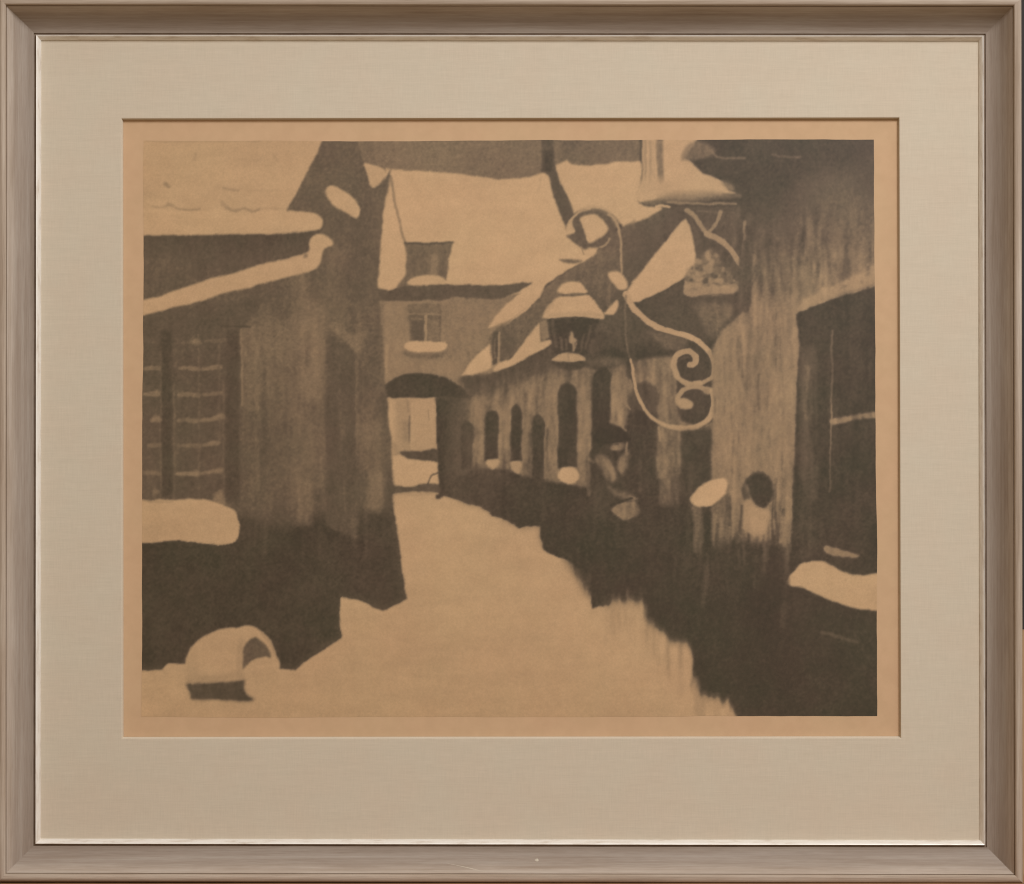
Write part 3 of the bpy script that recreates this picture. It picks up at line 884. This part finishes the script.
    P([(690.5, 500), (696, 491), (704, 484), (715, 478.5), (724, 478.5), (727.5, 484), (725, 493), (716, 502), (706, 507),
       (695, 505.5)], 0.02, 0.6)
    P([(786.5, 583), (789, 577), (797, 568), (804, 563), (815, 561.5), (826, 562.5), (836, 568), (848, 573), (862, 575.5),
       (890, 574), (890, 607), (866, 609.5), (850, 607.5), (836, 602.5), (818, 595), (802, 588), (791, 587)], 0.04, 0.7)
    L([(822, 632), (834, 635), (857, 642)], 3.0, 0.76, 1.4, 0.9)
    L([(707, 566), (706, 585), (703, 606)], 5, 0.78, 2.5, 0.7)
    L([(787, 570), (785, 600), (782, 625)], 6, 0.82, 3, 0.6)
    # ---- left building
    P([(321, 130), (356, 130), (358, 141), (363, 160), (367, 175), (371, 186), (376, 188), (384, 182), (388, 173), (391, 168),
       (390, 182), (387, 194), (383, 216), (381, 240), (379.5, 262), (378, 285), (380, 305), (382, 340), (385, 380), (388, 410),
       (391, 440), (392.5, 465), (391.5, 492), (394, 512), (397, 530), (400, 548), (402, 570), (405, 588), (407.5, 599.5),
       (400, 603.5), (392, 607), (383, 611.5), (375, 609), (368, 604), (358, 600), (350, 598.5), (340, 597.5), (340, 610),
       (341, 625), (342.5, 637), (336, 642), (328, 647), (318, 654), (306, 661), (296, 670.5), (286, 670), (276, 668),
       (240, 672), (187, 664), (168, 664), (161, 670.5), (130, 671.5), (130, 130)], 0.68, 0.6, smooth=False)
    P([(356, 130), (372, 130), (376, 165), (364, 163)], 0.60, 2.5, 0.7, smooth=False)
    # tonal modelling of that wall
    P([(130, 500), (240, 505), (300, 510), (395, 505), (410, 600), (380, 690), (130, 690)], 0.86, 0.1, 0.0)
    MF, (fx0, fx1, fy0, fy1) = mask([(130, 518), (250, 516), (286, 528), (310, 516), (345, 512), (393, 506), (407, 600), (383, 613),
                                     (340, 597), (342, 637), (296, 671), (240, 672), (130, 671)], 9, False)
    sub = T[fy0:fy1, fx0:fx1]
    dk = sub > 0.5
    sub += np.where(dk, (0.87 - sub) * MF, 0)
    R(243, 318, 300, 420, 0.60, 6, 0.8)
    R(240, 330, 290, 360, 0.55, 6, 0.7)
    R(292, 275, 310, 510, 0.58, 5, 0.7)
    R(304, 300, 326, 400, 0.50, 6, 0.7)
    R(304, 380, 326, 490, 0.58, 6, 0.6)
    R(300, 320, 318, 400, 0.45, 4, 0.6)
    R(296, 480, 312, 525, 0.50, 4, 0.6)
    R(292, 295, 294, 512, 0.60, 1.5, 0.7)
    R(240, 400, 286, 505, 0.68, 6, 0.7)
    R(330, 250, 345, 335, 0.60, 6, 0.6)
    P([(350, 190), (368, 200), (376, 240), (360, 300), (352, 280)], 0.72, 7, 0.7)
    P([(328, 328), (345, 340), (357, 354), (358, 362), (368, 330), (352, 335), (335, 322)], 0.53, 2.5, 0.75, smooth=False)
    P([(325.5, 336), (329, 334), (345, 345), (357.5, 355), (357.5, 540), (326, 525)], 0.72, 1.6, 0.95, smooth=False)
    L([(342, 390), (344, 430)], 8, 0.66, 3, 0.7)
    L([(357, 358), (357, 455)], 3, 0.58, 1.6, 0.6)
    R(362, 420, 382, 470, 0.56, 4, 0.7)
    R(368, 470, 382, 512, 0.50, 3.5, 0.8)
    R(358, 390, 372, 460, 0.58, 4, 0.6)
    R(386, 470, 393, 512, 0.78, 2.5, 0.7)
    R(380, 300, 384, 400, 0.64, 1.5, 0.7)
    R(380.5, 395, 387.5, 415, 0.74, 2, 0.8)
    L([(300, 275), (303, 300)], 10, 0.54, 5, 0.6)
    rs = random.Random(2)
    for _ in range(90):
        x, y0 = rs.uniform(244, 384), rs.uniform(300, 500)
        L([(x, y0), (x + rs.uniform(-1, 1), y0 + rs.uniform(15, 70))], rs.uniform(1.5, 6), rs.choice((0.56, 0.60, 0.70, 0.74)), 3,
          rs.uniform(0.15, 0.4))
    # left window
    P([(130, 318), (236, 310), (240, 322), (240, 502), (130, 502)], 0.72, 2.0, smooth=False)
    P([(130, 316), (225, 303), (262, 300), (246, 326), (130, 332)], 0.74, 3, 0.8, smooth=False)
    L([(222, 326), (250, 327)], 2.4, 0.82, 1.4, 0.9)
    R(226, 330, 239, 500, 0.80, 2, 0.9)
    R(161.5, 330, 172, 498, 0.84, 2, 0.8)
    for y, segs in ((341, ((145, 158, 0.64), (178, 200, 0.62), (206, 224, 0.62))), (368, ((145, 159, 0.50), (180, 198, 0.46), (203, 221, 0.48))),
                    (394, ((145, 158, 0.48), (180, 198, 0.48), (204, 222, 0.50))), (420, ((152, 160, 0.44), (178, 196, 0.52), (202, 223, 0.44))),
                    (445, ((148, 160, 0.54), (180, 200, 0.55), (204, 218, 0.50))), (473, ((144, 160, 0.56), (178, 198, 0.40), (202, 222, 0.46)))):
        for k, (a, b_, tt) in enumerate(segs):
            tilt = 0.5 if k == 0 else (1.0 if k == 1 else -3.0 if y > 400 else -1)
            mid = (a + b_) / 2
            L([(a, y + 0.5), (mid, y + tilt * 0.4), (b_, y + tilt)], 3.8, tt + 0.02, 1.8, 0.85, w2=5.4, smooth=False)
    for x, a, b_ in ((160.5, 352, 498), (174, 385, 498), (198.5, 335, 497), (223, 380, 490), (219, 345, 440)):
        L([(x, a), (x + 0.5, b_)], 2.2, 0.62, 1.2, 0.65)
    for x, y in ((158, 392), (157, 419), (156, 493), (220, 416), (212, 444), (196, 472), (219, 496), (196, 341)):
        E(x, y, 3.5, 2.6, 0.46, 1.8, 0.75)
    P([(213, 495), (222, 490), (226, 505), (216, 506)], 0.42, 2, 0.8)
    L([(241.5, 330), (242, 405)], 2.2, 0.48, 1.2, 0.8)
    L([(240, 405), (240.5, 500)], 1.6, 0.70, 1.2, 0.5)
    L([(256, 390), (257, 410)], 4, 0.56, 2, 0.6)
    P([(125, 502), (150, 501), (172, 500), (200, 499), (214, 501), (226, 506), (234, 511), (238, 520), (239, 532), (236, 541),
       (228, 544.5), (205, 543.5), (175, 541), (125, 541)], 0.06, 1.0)
    L([(143, 501), (158, 503), (172, 502)], 2, 0.3, 1.4, 0.6)
    # under the eaves
    P([(125, 232), (322, 230), (312, 240), (308, 254), (260, 266), (200, 284), (143, 301), (125, 305)], 0.70, 0.8, smooth=False,
      grad=(220, 235, 0.80, 220, 262, 0.70))
    # snowy roof, eave roll
    P([(125, 130), (322, 130), (321, 142), (316, 155), (308, 170), (300, 186), (294, 198), (287, 212), (125, 236)], 0.09, 0.7,
      smooth=False)
    P([(125, 211), (180, 210.5), (240, 210), (287, 211), (300, 211.5), (313, 213), (320, 217), (322.5, 222), (320, 228), (312, 231),
       (296, 233), (260, 234.5), (200, 234.5), (125, 234)], 0.05, 0.6)
    for pts, w, tt in ((((152, 207), (160, 208.5), (168, 206)), 2.6, 0.26), (((168, 204), (173, 206)), 4, 0.32),
                       (((176, 208.5), (186, 209.5), (200, 208.5)), 2.2, 0.36), (((222, 203), (226, 207)), 4.5, 0.25),
                       (((226, 208), (236, 210.5), (244, 208), (253, 211), (260, 209)), 2.4, 0.38),
                       (((262, 208), (285, 209)), 1.6, 0.2), (((223, 188), (230, 189.5), (238, 190.5)), 2.6, 0.3),
                       (((246, 191), (270, 190), (296, 191)), 1.4, 0.17), (((196, 154), (195, 160)), 2, 0.25),
                       (((165, 184), (168, 186)), 4.5, 0.36), (((274, 156), (277, 160)), 3, 0.2), (((255, 160), (262, 158)), 3, 0.16),
                       (((146, 141), (200, 141.5), (260, 141)), 2.5, 0.20), (((225, 167), (223, 176)), 1.4, 0.15)):
        L(list(pts), w, tt, 1.9, 0.75)
    P([(125, 305), (143, 299.5), (158, 296), (172, 291.5), (200, 282.5), (214, 278), (228, 274.5), (242, 270), (258, 265), (280, 260),
       (298, 256), (306, 254), (309.5, 251), (309.5, 245), (311, 239.5), (315, 235.5), (321, 234), (328, 236.5), (333, 241.5),
       (332.5, 245.5), (327, 247.5), (323.5, 251), (321, 262), (317, 268), (310, 271.5), (290, 276.5), (262, 284), (242, 289.5),
       (222, 294.5), (205, 300), (190, 304), (165, 309), (150, 313), (125, 318)], 0.07, 0.6)
    E(305.5, 256.5, 2.6, 2.6, 0.5, 1.4, 0.8)
    P([(326, 192), (327.5, 187.5), (331, 185.5), (337, 187), (346, 192), (354, 199), (359.5, 208), (359, 215), (355, 217.3),
       (346, 212.5), (335, 207.5), (328, 200)], 0.06, 0.6)
    P([(364, 163), (372, 165), (381, 167.5), (387, 173.5), (384, 179), (378, 185), (373.5, 188), (369.5, 182), (367, 174)], 0.07, 0.6)
    # ---- trough in the snow
    P([(185.5, 664), (187, 655), (191, 647.5), (197, 641), (207, 634.5), (218, 629.5), (228, 627.5), (240, 627), (248, 625.3),
       (257, 628), (266, 635), (272, 644), (276, 655), (280, 668), (262, 690), (215, 692), (186, 684)], 0.06, 0.7)
    L([(262, 633), (270, 643), (275, 655)], 3.5, 0.22, 1.8, 0.8)
    P([(243, 670), (242.5, 658), (244, 647), (249, 640.5), (256, 637), (263, 642), (269, 650), (271, 658), (264, 657.5), (256, 659),
       (249, 664)], 0.70, 0.9)
    P([(243, 672), (249, 664), (257, 658.5), (265, 657.5), (272, 661), (277, 668), (275, 680), (246, 690)], 0.06, 0.9)
    P([(186.5, 683.5), (198, 682.5), (215, 682), (230, 682), (244, 679.5), (244.5, 688), (247.5, 695), (255, 698.5), (250, 701.5),
       (235, 701), (215, 699.5), (193, 699.5), (189, 692)], 0.80, 1.6)
    L([(190, 679), (215, 678), (240, 675)], 7, 0.22, 5, 0.8)
    P([(188, 660), (196, 650), (200, 676), (190, 680)], 0.14, 5, 0.7)
    L([(242, 640), (239, 660), (240, 676)], 5, 0.20, 4, 0.7)
    # streaks at the snow's right edge
    rnd = random.Random(8)
    for _ in range(44):
        x = rnd.uniform(600, 732)
        yb = np.interp(x, [592, 625, 644, 665, 690, 693, 700, 735], [608, 602, 612, 634, 650, 672, 694, 712])
        y0 = yb + rnd.uniform(-2, 10)
        L([(x, y0), (x + rnd.uniform(-2, 2), y0 + rnd.uniform(12, 40))], rnd.uniform(2, 6),
          rnd.choice((0.10, 0.16, 0.22, 0.30)), 3.0, rnd.uniform(0.25, 0.5), w2=1.5)
    L([(627, 592), (628, 602)], 2.6, 0.45, 1.4, 0.7)
    for x, y0, y1 in ((668, 642, 672), (681, 645, 664), (646, 606, 640)):
        L([(x, y0), (x + 0.5, y1)], 3, 0.36, 2.4, 0.6)


paint()
# ---- hand-worked surface: wavering edges, brushed streaks, grain
yy, xx = np.mgrid[0:T.shape[0], 0:T.shape[1]]
wx = noise(2.2, 2.2) * 0.28 * SS + noise(7, 7) * 0.3 * SS
wy = noise(2.2, 2.2) * 0.28 * SS + noise(7, 7) * 0.3 * SS
QX, QY = xx / SS + X0, yy / SS + Y0
fr = np.clip((QX - 592) / 25, 0, 1) * np.clip((738 - QX) / 4, 0, 1) * np.clip((QY - 570) / 15, 0, 1) * np.clip((QX - 0.9 * QY - 30) / 10, 0, 1)
fr = blur(fr.astype(np.float32), 4, 4)
wy = wy + fr * (noise(0.8, 12) * 1.6 + noise(3.0, 14) * 1.5) * SS
T = T[np.clip((yy + wy).round().astype(int), 0, T.shape[0] - 1), np.clip((xx + wx).round().astype(int), 0, T.shape[1] - 1)]
PXX, PYY = xx / SS + X0, yy / SS + Y0
# brush-dragged edge of the snow on the right
T = T + (blur(T, 0.5 * SS, 3.5 * SS) - T) * np.clip(fr, 0, 1) * 0.8
# plate wipes, faint tracks and specks in the snow
snow = np.clip((0.28 - T) / 0.15, 0, 1)
wipe = noise(12, 1.6) * 0.5 + noise(20, 5) * 0.6 + noise(6, 6) * 0.4
spk = np.clip(noise(0.9, 0.8) - 3.0, 0, 1.5)
T = T + snow * (0.016 * wipe + 0.10 * spk + 0.035 * np.clip((PYY - 480) / 240, 0, 1))
mid = np.clip(1 - np.abs(T - 0.55) / 0.4, 0, 1)
streak = noise(0.8, 9) * 0.55 + noise(2.0, 22) * 0.6 + noise(1.0, 3) * 0.4
right = np.clip((PXX - 700) / 40, 0, 1) * np.clip((PYY - 190 - 12 * noise(8, 8)) / 50, 0, 1) * np.clip((562 - PYY) / 25, 0, 1)
row = np.clip((PXX - 455) / 20, 0, 1) * np.clip((712 - PXX) / 20, 0, 1) * np.clip((PYY - 340) / 30, 0, 1)
T = T + mid * (right * 0.075 + row * 0.065 + 0.022 * np.clip((PYY - 200) / 30, 0, 1)) * streak
mot = noise(5, 5) * 0.5 + noise(14, 14) * 0.6 + noise(1.6, 1.6) * 0.35
T = T + mot * (0.008 + 0.024 * np.clip(T, 0, 1) * np.clip(1.25 - T, 0, 1))
grain = noise(0.5, 0.5)
T = T + grain * (0.008 + 0.010 * np.clip(T, 0, 1) + 0.012 * mid)
T = T.reshape(HEI, SS, WID, SS).mean(axis=(1, 3))
T = np.clip(T, 0.0, 1.0)

PLATE = [(143.8, 140.6), (873.8, 140.2), (878.2, 716.6), (141.6, 716.6)]
NX, NY = 742, 580
u = np.linspace(0, 1, NX)[None, :]
v = np.linspace(0, 1, NY)[:, None]


def bil(c):
    a, b_, c_, d = [p[c] for p in PLATE]
    return (a * (1 - u) + b_ * u) * (1 - v) + (d * (1 - u) + c_ * u) * v


GX, GY = bil(0), bil(1)
# slightly uneven plate edges
ew = np.cumsum(RS.randn(4, 800), axis=1)
ew = np.array([np.convolve(r - np.linspace(r[0], r[-1], 800), np.ones(9) / 9, 'same') for r in ew]) * 0.05
GX = GX + (ew[0][:NY][:, None] * (1 - u) ** 40 + ew[1][:NY][:, None] * u ** 40)
GY = GY + (ew[2][:NX][None, :] * (1 - v) ** 40 + ew[3][:NX][None, :] * v ** 40)
fx = np.clip(GX - X0 - 0.5, 0, WID - 1.001)
fy = np.clip(GY - Y0 - 0.5, 0, HEI - 1.001)
ix, iy = fx.astype(int), fy.astype(int)
ax, ay = fx - ix, fy - iy
INK = (T[iy, ix] * (1 - ax) * (1 - ay) + T[iy, ix + 1] * ax * (1 - ay) + T[iy + 1, ix] * (1 - ax) * ay + T[iy + 1, ix + 1] * ax * ay)
kz = S * (CAM_D + 0.0036) / CAM_D
co = np.empty((NY, NX, 3), np.float32)
co[..., 0] = (GX - CX) * kz
co[..., 1] = 0.0036
co[..., 2] = (CY - GY) * kz
me = bpy.data.meshes.new('printed_picture')
nf = (NX - 1) * (NY - 1)
me.vertices.add(NX * NY)
me.vertices.foreach_set('co', co.ravel())
idx = np.arange(NX * NY).reshape(NY, NX)
quads = np.stack([idx[1:, :-1], idx[1:, 1:], idx[:-1, 1:], idx[:-1, :-1]], axis=-1).reshape(-1)
me.loops.add(nf * 4)
me.loops.foreach_set('vertex_index', quads.astype(np.int32))
me.polygons.add(nf)
me.polygons.foreach_set('loop_start', np.arange(0, nf * 4, 4, dtype=np.int32))
at = me.attributes.new('ink', 'FLOAT', 'POINT')
at.data.foreach_set('value', INK.astype(np.float32).ravel())
me.update()
me.validate()
link('printed_picture', me, M_PRINT, paper)

# children were built in world space: bring them under the Empty without moving them
for o in root.children:
    o.location = -ROOT_INV

# ------------------------------------------------------------------ what the frame stands on and against
wall = box('wall', (-1.6, 0.03, -1.2), (1.6, 0.06, 1.4), M_WALL)
wall['kind'] = 'structure'
pz = (CY - 632) * S
panel = box('wall_panelling', (-1.6, 0.0160, -1.2), (1.6, 0.0298, pz), M_PANEL, bevel=0.001)
panel['kind'] = 'structure'
zb = px(512, 882.8, 21.5)[2]
shelf = box('shelf', (-1.6, -0.11, zb - 0.03), (1.6, 0.0158, zb - 0.0), M_SHELF, bevel=0.002)
shelf['kind'] = 'structure'

# ------------------------------------------------------------------ light
w = bpy.data.worlds.new('World')
bpy.context.scene.world = w
w.use_nodes = True
wn = w.node_tree
bg = wn.nodes['Background']
# an indoor room: pale ceiling above and to the right, dim warm floor below
wtc = wn.nodes.new('ShaderNodeTexCoord')
dot = node(wn, 'ShaderNodeVectorMath', operation='DOT_PRODUCT')
dot.inputs[1].default_value = (0.68, -0.15, 0.72)
wn.links.new(wtc.outputs['Generated'], dot.inputs[0])
mr = node(wn, 'ShaderNodeMapRange')
mr.inputs['From Min'].default_value = -0.5
mr.inputs['From Max'].default_value = 0.95
wn.links.new(dot.outputs['Value'], mr.inputs['Value'])
wr = ramp(wn, [(0.0, (0.40, 0.285, 0.175, 1)), (0.4, (0.34, 0.245, 0.15, 1)), (1.0, (0.85, 0.79, 0.70, 1))], mr.outputs['Result'])
wn.links.new(wr.outputs['Color'], bg.inputs['Color'])
bg.inputs['Strength'].default_value = 0.81


def area(name, loc, target, size, energy, col):
    d = bpy.data.lights.new(name, 'AREA')
    d.shape = 'DISK'
    d.size = size
    d.energy = energy
    d.color = col
    o = bpy.data.objects.new(name, d)
    C.objects.link(o)
    o.location = loc
    v = [target[i] - loc[i] for i in range(3)]
    from mathutils import Vector
    o.rotation_euler = Vector(v).to_track_quat('-Z', 'Y').to_euler()
    return o


area('room_lamp', (1.2, -2.15, 1.9), (0.05, 0, 0.05), 1.0, 72, (0.965, 0.985, 1.02))

# ------------------------------------------------------------------ camera
cam = bpy.data.cameras.new('Camera')
co_ = bpy.data.objects.new('Camera', cam)
C.objects.link(co_)
co_.location = (0, -CAM_D, 0)
co_.rotation_euler = (math.radians(90), 0, 0)
cam.sensor_fit = 'HORIZONTAL'
cam.sensor_width = 36
cam.lens = 36 * CAM_D / (1024 * S)
cam.clip_end = 100
sc = bpy.context.scene
sc.camera = co_
sc.cycles.filter_width = 1.1
sc.view_settings.view_transform = 'Standard'
sc.view_settings.look = 'None'
sc.view_settings.exposure = 0.0
sc.view_settings.gamma = 1.0
